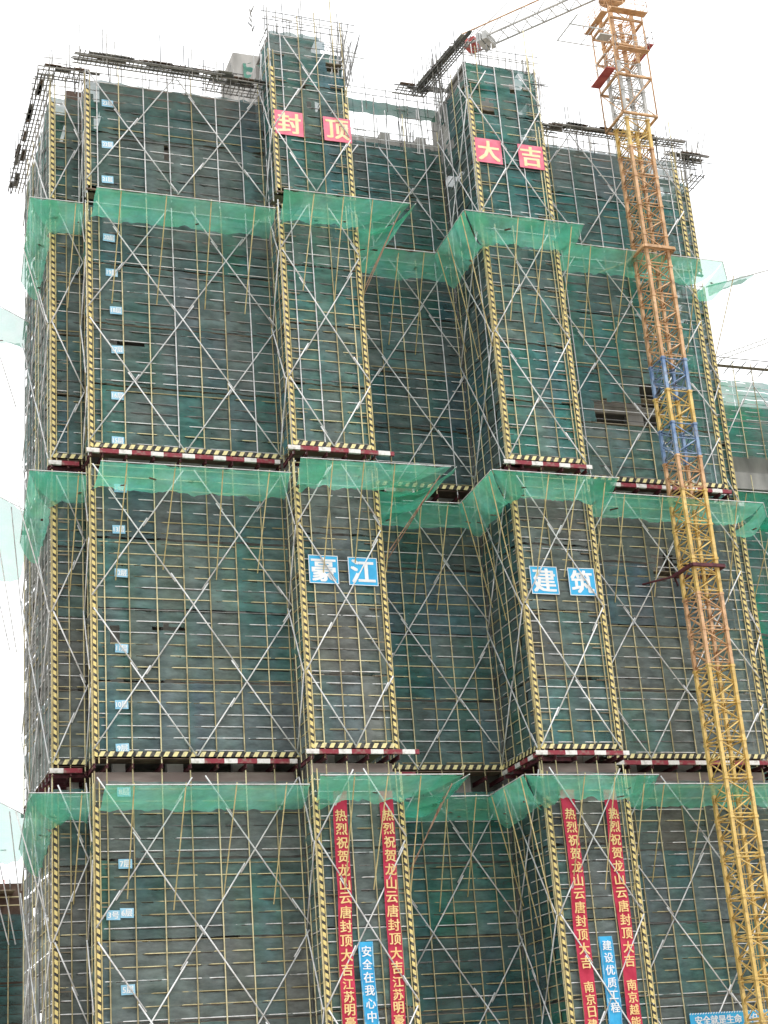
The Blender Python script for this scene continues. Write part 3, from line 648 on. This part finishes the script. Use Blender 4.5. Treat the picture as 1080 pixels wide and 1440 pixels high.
# ---------------------------------------------------------------- roof-level racks, rails, rebar
RG = 'pipe racks along the roof edge'
def rack(label, p0, p1, wv, n_long=4, step=.42, boards=.5, seed=1, mat='dark', post=0):
    """outrigger platform of pipes seen from below: long pipes, cross pipes, a few boards"""
    p0, p1, wv = Vector(p0), Vector(p1), Vector(wv); rg = random.Random(seed); d = p1-p0; L = d.length; u = d/L
    root = thing('pipe_rack', label, 'pipe rack', p0, RG)
    for i in range(n_long):
        o = wv*(i/(n_long-1)); z = Vector((0, 0, rg.uniform(-.06, .06)))
        tube(root, 'long_pipe', p0+o+z-u*rg.uniform(0, .4), p1+o+z+u*rg.uniform(0, .5), .045, mat)
    x = .1
    while x < L:
        j = rg.uniform(-.08, .08)
        tube(root, 'cross_pipe', p0+u*(x+j)-wv*rg.uniform(.02, .25)+Vector((0, 0, .09)), p0+u*x+wv*(1+rg.uniform(.0, .2))+Vector((0, 0, .09)), .035, mat)
        if rg.random() < boards:
            b = MB(); a = p0+u*x+wv*rg.uniform(0, .5)+Vector((0, 0, .14)); b.beam(a, a+u*rg.uniform(.8, 1.8), .28, .04); b.build('board', 'board' if rg.random() < .5 else 'dark', root)
        if post and rg.random() < post:
            tube(root, 'post', p0+u*x+wv*.1+Vector((0, 0, -.5)), p0+u*x+wv*.1+Vector((0, 0, rg.uniform(.8, 2.4))), .03, mat)
        x += step*rg.uniform(.8, 1.2)
    return root
rack('dark pipe rack along the roof edge of the wide left section', (15.1, -1.4, 66.2), (24.2, -1.4, 66.15), (0, 1.0, .0), 6, .26, .8, 3, post=.1)
rack('brown boarded rack where the wide left section meets the left bay', (23.6, -.9, 66.3), (27.0, -.9, 66.2), (0, 1.6, .0), 4, .35, 1.0, 4)
rack('dark pipe rack above the narrow left corner strip', (13.2, .5, 66.2), (15.6, .5, 66.2), (0, 1.2, 0), 4, .3, .8, 5, post=.3)
rack('long dark pipe rack running back along the left end wall top', (12.95, 1.0, 66.0), (12.95, 14.8, 66.0), (.95, 0, 0), 5, .55, .45, 6, post=.25)
rack('dark pipe rack stepping along the left side of the right bay top', (39.1, 3.2, 70.2), (40.0, -3.0, 70.2), (1.1, 0, .2), 6, .25, 1.0, 7, post=.3)
rack('short dark rack poking left over the recess from the right bay', (38.0, 2.6, 70.4), (40.0, 2.6, 70.4), (0, 1.0, 0), 4, .3, .9, 8)
rack('dark pipe rack along the roof edge behind the crane mast', (47.6, -1.2, 66.2), (57.6, -1.2, 66.2), (0, .9, 0), 5, .28, .6, 9, post=.12)
rack('dark boarded rack beside the right bay on the roof edge', (46.3, -1.0, 66.1), (48.0, -1.0, 66.1), (0, 1.2, 0), 4, .3, 1.0, 10)
rack('frayed pipe rack at the top right corner', (57.2, .2, 66.2), (60.0, .2, 66.2), (0, 1.6, 0), 5, .3, .7, 11, post=.4)
rack('pipe rack running back along the right end wall top', (59.8, 1.8, 65.6), (59.8, 12, 65.6), (1.0, 0, 0), 4, .8, .4, 12, post=.3)
def rails(label, x0, x1, y, zs, step, seed, mat='dark', hi=1.2):
    rg = random.Random(seed); root = thing('guard_rail', label, 'guard rail', (x0, y, zs[0]), 'pipe guard rails on the roof')
    for z in zs: tube(root, 'rail', (x0-.2, y, z), (x1+.2, y, z+rg.uniform(-.06, .06)), .028, mat)
    x = x0
    while x <= x1: tube(root, 'post', (x, y, zs[0]-1.2), (x+rg.uniform(-.05, .05), y, zs[-1]+rg.uniform(.2, hi)), .03, mat); x += step
rails('pipe rails above the recess roof with a green net band', 32.6, 41.2, 3.0, [69.5, 70.0], 1.5, 3)
def band():
    root = thing('net_band', 'green netting band slung across the top of the recess', 'netting', (32.2, 3.1, 67.9))
    f = FACES['R']; o = net_panel(root, f, .1, 8.6, 67.95, 69.05, 5, (.07, .16, .13), mat='dense'); o.name = 'netting'
band()
rails('pipe rails on the roof of the left bay', 27.0, 33.0, -2.1, [70.4, 71.0], 1.25, 4, hi=2.0)
rails('pipe rails on the roof of the right bay', 40.8, 46.2, -2.2, [70.1, 70.6], 1.3, 5, hi=1.4)
def rebar(label, x, y, z, n, h, spread, seed, mat='dark'):
    rg = random.Random(seed); root = thing('rebar_bundle', label, 'rebar bundle', (x, y, z), 'rebar and pipe bundles sticking up from the roof')
    for i in range(n):
        a = Vector((x+rg.uniform(-.5, .5), y+rg.uniform(-.4, .4), z)); tube(root, 'rod', a, a+Vector((spread+rg.uniform(-.35, .35), rg.uniform(-.4, .4), h*rg.uniform(.6, 1.1))), .028, mat)
rebar('fan of leaning rods at the right end of the left bay top', 32.4, .2, 66.5, 14, 6.2, 1.3, 3)
rebar('fan of leaning rods at the right end of the right bay top', 46.0, .2, 68.2, 12, 3.6, 1.2, 4)
rebar('cluster of upright rods on the recess roof', 38.8, 4.6, 63.9, 10, 4.4, .1, 5)
rebar('thin upright rods on the roof left of the crane mast', 51.0, 6.0, 66.0, 7, 6.0, .0, 6, 'cr_grey')
rebar('short rods rising above the stair tower beside the pink jib end', 40.4, 1.0, 69.0, 9, 3.2, -.4, 7)
rebar('loose rods at the top right roof corner', 59.6, 1.0, 66.0, 10, 2.8, .5, 8)
rebar('rods standing behind the wide left section roof', 21.0, 4.0, 63.9, 8, 5.2, .0, 9)
def roof_net(label, f, s0, s1, z0, z1, seed, tint):
    root = thing('roof_netting', label, 'netting', f.p((s0+s1)/2, 0, z0), 'netting scraps at roof level'); o = net_panel(root, f, s0, s1, z0, z1, seed, tint, ragged=.5, mat='dense'); o.name = 'netting'
roof_net('sloping grey green netting behind the right half of the left bay top', Face(30.6, .4, 'F', 2.4, [0, 1.2, 2.4], 0, 1), 0, 2.4, 66.4, 70.4, 3, (.06, .14, .12))
roof_net('green netting patch on the lift core above the left section roof', Face(27.8, 7.9, 'F', 3, [0, 1.5, 3], 0, 1), .6, 2.9, 72.3, 74.6, 8, (.05, .22, .16))
def loose_poles(label, x0, x1, y, z, n, h, seed):
    rg = random.Random(seed); root = thing('loose_poles', label, 'pole', (x0, y, z), 'loose poles standing above the roof edge')
    for i in range(n):
        x = rg.uniform(x0, x1); a = Vector((x, y+rg.uniform(-.5, .5), z)); l = h*rg.uniform(.45, 1.1)
        tube(root, 'pole', a, a+Vector((rg.uniform(-.15, .15)*l*.4, rg.uniform(-.1, .1), l)), .032, rg.choice(('dark', 'grey', 'dark')))
        if rg.random() < .5: tube(root, 'cross_pipe', a+Vector((-rg.uniform(.2, .9), -.05, l*.7)), a+Vector((rg.uniform(.3, 1.1), -.05, l*.7+rg.uniform(-.1, .1))), .028, 'dark')
loose_poles('loose standing poles above the wide left section roof edge', 15.4, 26.8, -.4, 65.2, 16, 2.6, 21)
loose_poles('loose standing poles above the narrow left corner strip', 13.6, 15.6, 1.4, 65.4, 7, 3.2, 22)
loose_poles('loose standing poles rising from the recess between the two bays', 32.6, 40.6, 3.3, 65.2, 26, 5.0, 23)
loose_poles('loose standing poles above the roof edge behind the crane mast', 46.6, 58.8, -.3, 65.0, 18, 2.6, 24)
loose_poles('loose standing poles along the right edge of the left bay top', 31.2, 33.0, -1.8, 66.4, 12, 4.6, 25)
loose_poles('loose standing poles along the right edge of the right bay top', 45.2, 46.6, -1.9, 66.4, 12, 4.6, 26)
loose_poles('loose standing poles on top of the left bay', 27.2, 31.0, -1.6, 69.6, 9, 2.4, 27)
loose_poles('loose standing poles on top of the right bay', 41.0, 45.4, -1.8, 69.2, 9, 2.2, 28)
loose_poles('loose standing poles at the left side of the right bay top', 39.6, 41.0, 1.0, 66.5, 12, 5.5, 29)
loose_poles('loose standing poles at the top right corner strip', 57.6, 60.2, 1.0, 64.6, 12, 3.0, 30)
def hook_lamp():
    root = thing('antenna_cluster', 'small dark cluster on a thin mast floating above the left roof', 'antenna', (28, 4, 63.9))
    tube(root, 'mast', (28, 4, 63.85), (28, 4, 75.9), .03, 'cr_grey')
    for k in range(5): tube(root, 'arm', (28, 4, 74.1+.4*k), (28+random.uniform(-.3, .35), 4+random.uniform(-.3, .3), 74.6+.4*k), .05, 'dark')
hook_lamp()

# ---------------------------------------------------------------- tower crane
def crane():
    X0, X1, Y0, Y1 = 51.88, 53.48, -3.5, -1.9
    cx, cy = (X0+X1)/2, (Y0+Y1)/2; H = 2.27; zt = 76.3
    root = thing('tower_crane', 'yellow lattice tower crane with blue and faded orange mast sections in front of the scaffold', 'crane', (cx, cy, 0))
    w = X1-X0
    def lattice(slim=1.0, r=.045):
        mb = MB(); c = [(-w/2, -w/2), (w/2, -w/2), (w/2, w/2), (-w/2, w/2)]
        for i in range(4):
            a = Vector((*c[i], 0)); b = Vector((*c[(i+1) % 4], 0)); e = Vector((0, 0, H-.22)); z = Vector((0, 0, .1)); m = Vector((0, 0, H/2))
            mb.bar(a+z, b+z, r); mb.bar(a+e+z, b+e+z, r)
            mb.bar(a+m, b+m, r*.8)
            if i % 2 == 0: mb.bar(a+z+Vector((0, 0, H-.25)), b+m, r); mb.bar(b+m, a+z, r)
            else:
                mb.bar(a+z, b+m, r*.85); mb.bar(b+z, a+m, r*.85); mb.bar(a+m, b+e, r*.85); mb.bar(b+m, a+e, r*.85)
        return mb
    chord = MB().box((-.1, -.1, 0), (.1, .1, H-.02)).box((-.135, -.135, H-.16), (.135, .135, H-.018))
    meshes = {}
    plan = {}
    n = int((zt-.0)/H)
    for k in range(n):
        z = k*H
        if z > 69.5: m = 'cr_orange'
        elif z > 65.4: m = 'cr_grey'
        elif z > 60.5: m = 'cr_orange' if k % 2 else 'cr_yellow'
        elif z > 47: m = ['cr_orange', 'cr_orange', 'cr_pink'][k % 3]
        elif z > 44.2: m = 'cr_blue'
        elif z > 41.6: m = 'cr_yellow'
        elif z > 39.3: m = 'cr_blue'
        elif z > 37.2: m = 'cr_pink'
        elif 27.0 < z < 29.6: m = 'cr_pink'
        else: m = 'cr_yellow'
        plan[k] = m
        if m not in meshes: meshes[m] = (lattice().mesh('mast_section', m, True), MB_mesh(chord, m))
        s = put('mast_section', meshes[m][0], root, (cx, cy, z))
        for q in ((-1, -1), (1, -1), (1, 1), (-1, 1)):
            put('chord', meshes[m][1], s, (cx+q[0]*w/2, cy+q[1]*w/2, z))
        # ladder inside
        if z < 68:
            lb = MB()
            for dx in (-.2, .2): lb.bar((dx, .35, 0), (dx, .35, H), .02, 4)
            for i in range(7): lb.bar((-.2, .35, i*.32+.1), (.2, .35, i*.32+.1), .014, 4)
            if 'lad' not in meshes: meshes['lad'] = lb.mesh('ladder', 'cr_yellow')
            put('ladder', meshes['lad'], s, (cx, cy, z))
    # anchor frames tying the mast to the building
    for z, m in ((33.4, 'rust'), (55.6, 'cr_orange')):
        a = .32; fr = MB(); cs = [(X0-a, Y0-a), (X1+a, Y0-a), (X1+a, Y1+a), (X0-a, Y1+a)]
        for i in range(4): p, q = cs[i], cs[(i+1) % 4]; fr.beam((*p, z), (*q, z), .2, .2)
        s = fr.build('anchor_frame', m, root)
        for p, q in (((X0-a, Y1+a, z), (X0-2.6, 1.4, z)), ((X1+a, Y1+a, z), (X1+2.2, 1.4, z)), ((X0-a, Y1+a, z), (X1+.2, 1.4, z))): tube(s, 'tie_bar', p, q, .07, m)
    # climbing cage: posts, rings, platforms with boards and rails
    cage = MB(); a = .5
    for z in (65.8, 68.9, 71.4, 73.6):
        cs = [(X0-a, Y0-a), (X1+a, Y0-a), (X1+a, Y1+a), (X0-a, Y1+a)]
        for i in range(4): cage.beam((*cs[i], z), (*cs[(i+1) % 4], z), .14, .16)
    for q in ((X0-a, Y0-a), (X1+a, Y0-a), (X1+a, Y1+a), (X0-a, Y1+a)): cage.bar((*q, 65.8), (*q, 74.6), .06)
    for i, (z0, z1) in enumerate(((65.8, 68.9), (68.9, 71.4), (71.4, 73.6))):
        cage.bar((X0-a, Y0-a, z0), (X1+a, Y0-a, z1), .04); cage.bar((X0-a, Y1+a, z1), (X0-a, Y0-a, z0), .04); cage.bar((X1+a, Y0-a, z0), (X1+a, Y1+a, z1), .04)
    cage.build('climbing_cage', 'cr_orange', root, True)
    def platform(x0, y0, x1, y1, z, m, rail=1.1):
        s = MB().box((x0, y0, z), (x1, y1, z+.06)).build('platform', m, root)
        g = MB()
        for (p, q) in (((x0, y0), (x1, y0)), ((x1, y0), (x1, y1)), ((x0, y1), (x0, y0))):
            for h in (.55, rail): g.bar((*p, z+h), (*q, z+h), .025, 5)
            L = math.dist(p, q); k = max(1, int(L/.8))
            for i in range(k+1): v = Vector(p).lerp(Vector(q), i/k); g.bar((v.x, v.y, z+.05), (v.x, v.y, z+rail), .025, 5)
        g.build('railing', 'cr_grey' if m != 'cr_orange' else 'cr_orange', s)
    platform(X0-1.35, Y0-.6, X0-.65, Y1+.2, 69.2, 'cr_red'); platform(X1+.65, Y0-.4, X1+1.2, Y1+.2, 71.9, 'cr_red'); platform(X0-.4, Y0-1.05, X1+.4, Y0-.62, 70.8, 'cr_pink')
    platform(X0-.6, Y0-1.2, X1+.6, Y0-.62, 73.9, 'cr_orange', .9); platform(X0-1.1, Y0-.6, X0-.62, Y1+.5, 73.9, 'cr_orange', .9)
    # outrigged feeding beam and rail on the left of the cage
    fb = MB(); fb.bar((X0-.5, Y0-.3, 72.6), (X0-3.6, Y0-.3, 72.6), .05); fb.bar((X0-.5, Y1, 72.6), (X0-3.6, Y1, 72.6), .04); fb.bar((X0-3.6, Y0-1.6, 72.4), (X0-3.6, Y1, 72.6), .05); fb.bar((X0-1.8, Y0-.8, 72.5), (X0-1.8, Y1, 72.6), .03)
    fb.box((X0-1.6, Y0-.9, 71.7), (X0-.7, Y0-.2, 71.78)); fb.build('feeding_beam', 'cr_grey', root)
    # slewing part, cab, tower head
    s = MB().prism([(cx+1.0*math.cos(i*math.pi/8), cy+1.0*math.sin(i*math.pi/8)) for i in range(16)], 76.3, 77.1).build('slewing_ring', 'cr_orange', root)
    jd = Vector((-.62, .785, 0)); sdv = Vector((jd.y, -jd.x, 0))
    head = MB(); o = Vector((cx, cy, 0))
    for a in (-.7, .7):
        for b in (-.7, .7): head.bar(o+jd*a+sdv*b+Vector((0, 0, 77.1)), o+Vector((0, 0, 84))+jd*a*.15+sdv*b*.15, .07)
    for z in (78.8, 80.5, 82.2):
        k = 1-(z-77.1)/8.1
        pts = [o+jd*a*.7*k+sdv*b*.7*k+Vector((0, 0, z)) for a, b in ((-1, -1), (1, -1), (1, 1), (-1, 1))]
        for i in range(4): head.bar(pts[i], pts[(i+1) % 4], .04)
    head.build('tower_head', 'cr_yellow', root)
    # counter jib with counterweights, running back and left over the building
    tc = MB(); cj = MB(); zc = 77.4; L = 11.8
    for b in (-.62, .62):
        cj.bar(o+jd*.6+sdv*b+Vector((0, 0, zc)), o+jd*L+sdv*b+Vector((0, 0, zc)), .085); tc.bar(o+jd*.6+sdv*b+Vector((0, 0, zc+1.05)), o+jd*L+sdv*b+Vector((0, 0, zc+1.05)), .065)
        d = .6; i = 0
        while d < L-1:
            z0, z1 = (zc, zc+1.05) if i % 2 else (zc+1.05, zc)
            cj.bar(o+jd*d+sdv*b+Vector((0, 0, z0)), o+jd*(d+1)+sdv*b+Vector((0, 0, z1)), .04); d += 1.0; i += 1
    d = .6
    while d < L: cj.bar(o+jd*d-sdv*.62+Vector((0, 0, zc)), o+jd*d+sdv*.62+Vector((0, 0, zc)), .04); d += 1.0
    tc.build('top_chord', 'cr_pink', cj.build('counter_jib', 'cr_grey', root, True), True)
    for k in range(2):
        p = o+jd*(L-1.9+k*.5); b = MB(); b.beam(p-sdv*.75+Vector((0, 0, zc+.1)), p+sdv*.75+Vector((0, 0, zc+.1)), .38, .7); b.build('counterweight', 'cr_grey', root)
    b = MB(); p = o+jd*(L-.5); b.beam(p-sdv*.5+Vector((0, 0, zc+.25)), p+sdv*.5+Vector((0, 0, zc+.25)), .9, .7); b.build('winch', 'cr_red', root)
    mj = MB(); L = 46
    for d in range(0, L):
        p, q = o-jd*(1+d), o-jd*(2+d)
        for b in (-.6, .6):
            mj.bar(p+sdv*b+Vector((0, 0, zc+.3)), q+sdv*b+Vector((0, 0, zc+.3)), .06, 5); mj.bar(p+sdv*b+Vector((0, 0, zc+.3)), (p+q)/2+Vector((0, 0, zc+1.5)), .03, 4); mj.bar((p+q)/2+Vector((0, 0, zc+1.5)), q+sdv*b+Vector((0, 0, zc+.3)), .03, 4)
        mj.bar(p+Vector((0, 0, zc+1.5)), q+Vector((0, 0, zc+1.5)), .06, 5); mj.bar(p-sdv*.6+Vector((0, 0, zc+.3)), q+sdv*.6+Vector((0, 0, zc+.3)), .03, 4)
    mj.build('main_jib', 'cr_yellow', root, True)
    st = MB(); top = o+Vector((0, 0, 84)); st.bar(top, o+jd*11+Vector((0, 0, zc+1.0)), .035); st.bar(top, o-jd*30+Vector((0, 0, zc+1.5)), .035); st.build('pendant_line', 'cr_grey', root)
def MB_mesh(mb, m):
    c = MB(); c.v = list(mb.v); c.f = list(mb.f); return c.mesh('chord', m)
crane()

# ---------------------------------------------------------------- side nets, neighbours
def side_nets():
    for i, (zt, zb_, lab) in enumerate(((22.3, 19.0, 'lowest'), (41.5, 36.8, 'middle'), (54.9, 53.6, 'highest'))):
        out = [(8.0, 11.5, zt+1.0), (11.2, 11.5, zt+.55), (13.95, 11.5, zt-.9)]; inn = [(8.0, 14.6, zb_-.3), (13.75, 14.6, zb_+.4)]
        catch_net(f'pale green outrigger net against the sky beyond the left end wall, {lab} of three', out, inn, .9, 70+i, [((10.6+.7*k+.3*math.sin(k*5), 11.6, zt+.4-.3*k), (13.2+.3*k, 14.4, zb_-4.5)) for k in ((0, 1.3, 3.1) if i < 2 else (1,))], prop_mat='grey', tint=(.22, .55, .46))
side_nets()
def left_neighbour():
    root = thing('neighbour_building', 'low dark netted scaffolded building at the bottom left edge', 'building', (10, 40, 0))
    MB().box((-6, 40.6, 0), (17.7, 52, 22.3)).build('wall', 'board', root)
    f = Face(-6, 40, 'F', 23.9, [1.5*i for i in range(16)], 2, 3)
    for s in f.ups: tube(root, 'upright', f.p(s, 0, 0), f.p(s, 0, 21.3), .04, 'yellow')
    for k in range(4): net_panel(root, f, 0, 23.8, .1+5*k, 5+5*k, k, TINTS['deep'])
    for z in (20.6, 21.2): tube(root, 'rail', f.p(0, .0, z), f.p(23.4, 0, z), .04, 'yellow')
    brace_mesh(f.p(16.5, .15, 19), f.p(22.8, .15, 10.5), f.n, root); brace_mesh(f.p(22.8, .15, 10.5), f.p(17, .15, 3.5), f.n, root)
    MB().box((-6, 39.2, 21.55), (16.9, 41, 21.62)).build('roof_deck', 'bamboo', root)
    for i in range(16):
        x = 9.8+i*.45+random.uniform(-.1, .1)
        tube(root, 'post', (x, 40, 21.6), (x+random.uniform(-.05, .05), 40, 22.3+random.uniform(0, .5)), .05, 'cr_red' if i % 3 else 'dark')
left_neighbour()
def right_neighbour():
    root = thing('neighbour_building', 'green netted scaffolded tower with a bare concrete band at the right edge', 'building', (72, 8, 0))
    f = Face(60.2, 8, 'F', 22, [1.55*i for i in range(15)], 5.2, 2.9)
    MB().box((61, 10, 0), (82, 20, 51.5)).build('wall', 'concrete', root)
    MB().box((60.6, 8.9, 44.3), (82, 9.9, 45.6)).build('floor_band', 'concrete', root)
    for s in f.ups: tube(root, 'upright', f.p(s, 0, 46.3), f.p(s, 0, 54.2), .037, 'yellow'); tube(root, 'upright', f.p(s, 0, 0), f.p(s, 0, 45.0), .037, 'yellow')
    for r, (a, b) in enumerate(((46.4, 49.3), (49.35, 52.6), (38, 43.6), (33, 37.9), (28, 32.9), (20, 27.9), (10, 19.9), (.2, 9.9))):
        for c in range(5): net_panel(root, f, 4.4*c, 4.4*(c+1)-.02, a, b, r*7+c, (.02+.01*(c % 2), .20+.03*(r % 2), .155))
    for z in [46.8+.66*i for i in range(11)]+[34+.66*i for i in range(14)]: tube(root, 'ledger', f.p(0, -.06, z), f.p(22, -.06, z), .024, 'grey')
    for a, b in (((2.3, 46.5), (5.9, 52.4)), ((9.5, 46.5), (5.9, 52.4)), ((9.5, 46.5), (13, 52.4)), ((2.3, 43), (8, 34)), ((13.7, 43), (8, 34)), ((0, 38), (2.3, 43))):
        brace_mesh(f.p(a[0], .15, a[1]), f.p(b[0], .15, b[1]), f.n, root)
    MB().box((0, 0, 0), (22, .35, .05)).build('deck_board', 'bamboo', root, rot=f.q, loc=f.p(0, .3, 53.6))
    for i in range(22): tube(root, 'cross_pipe', f.p(i+.2, 1.0, 53.7), f.p(i+.3, -.8, 53.5), .035, 'dark')
    tube(root, 'rail', f.p(0, .9, 53.9), f.p(22, .9, 53.9), .04, 'dark')
    catch_net('bright green catch net slung from the right hand neighbouring tower', [(59.9, 4.6, 42.2), (76, 4.6, 42.2)], [(60.2, 7.9, 40.6), (76, 7.9, 40.6)], .5, 91, [((62+3*k, 4.7, 42.1), (61.8+3*k, 7.9, 36)) for k in range(4)], tint=(.04, .42, .27))
right_neighbour()
def far_crane():
    root = thing('distant_crane', 'tiny pale crane jib far away above the right edge', 'crane', (175, 150, 0))
    m = MB()
    for k in range(14):
        p, q = Vector((158+k, 150, 132.2+.42*k)), Vector((159+k, 150, 132.6+.42*k)); m.bar(p, q, .1, 4); m.bar(p+Vector((0, 0, .9)), q+Vector((0, 0, .9)), .1, 4); m.bar(p, q+Vector((0, 0, .9)), .07, 4)
    m.build('jib', 'cr_grey', root)
    MB().bar((173, 150, 0), (173, 150, 139), .5, 6).build('mast', 'cr_grey', root)
far_crane()
def rope_pole():
    root = thing('outrigger_pole', 'thin green wrapped pole sticking out beyond the right corner', 'pole', (60.4, 2, 56))
    tube(root, 'shaft', (59.4, 1.6, 56.3), (65.0, 1.2, 58.2), .05, 'cr_grey')
    net_sheet(root, [(59.5, 1.5, 56.4), (63.4, 1.3, 57.7)], [(59.5, 1.7, 55.6), (62.6, 1.4, 57.3)], .25, 55, tint=(.10, .42, .32))
rope_pole()
print('OBJECTS', len(bpy.data.objects))
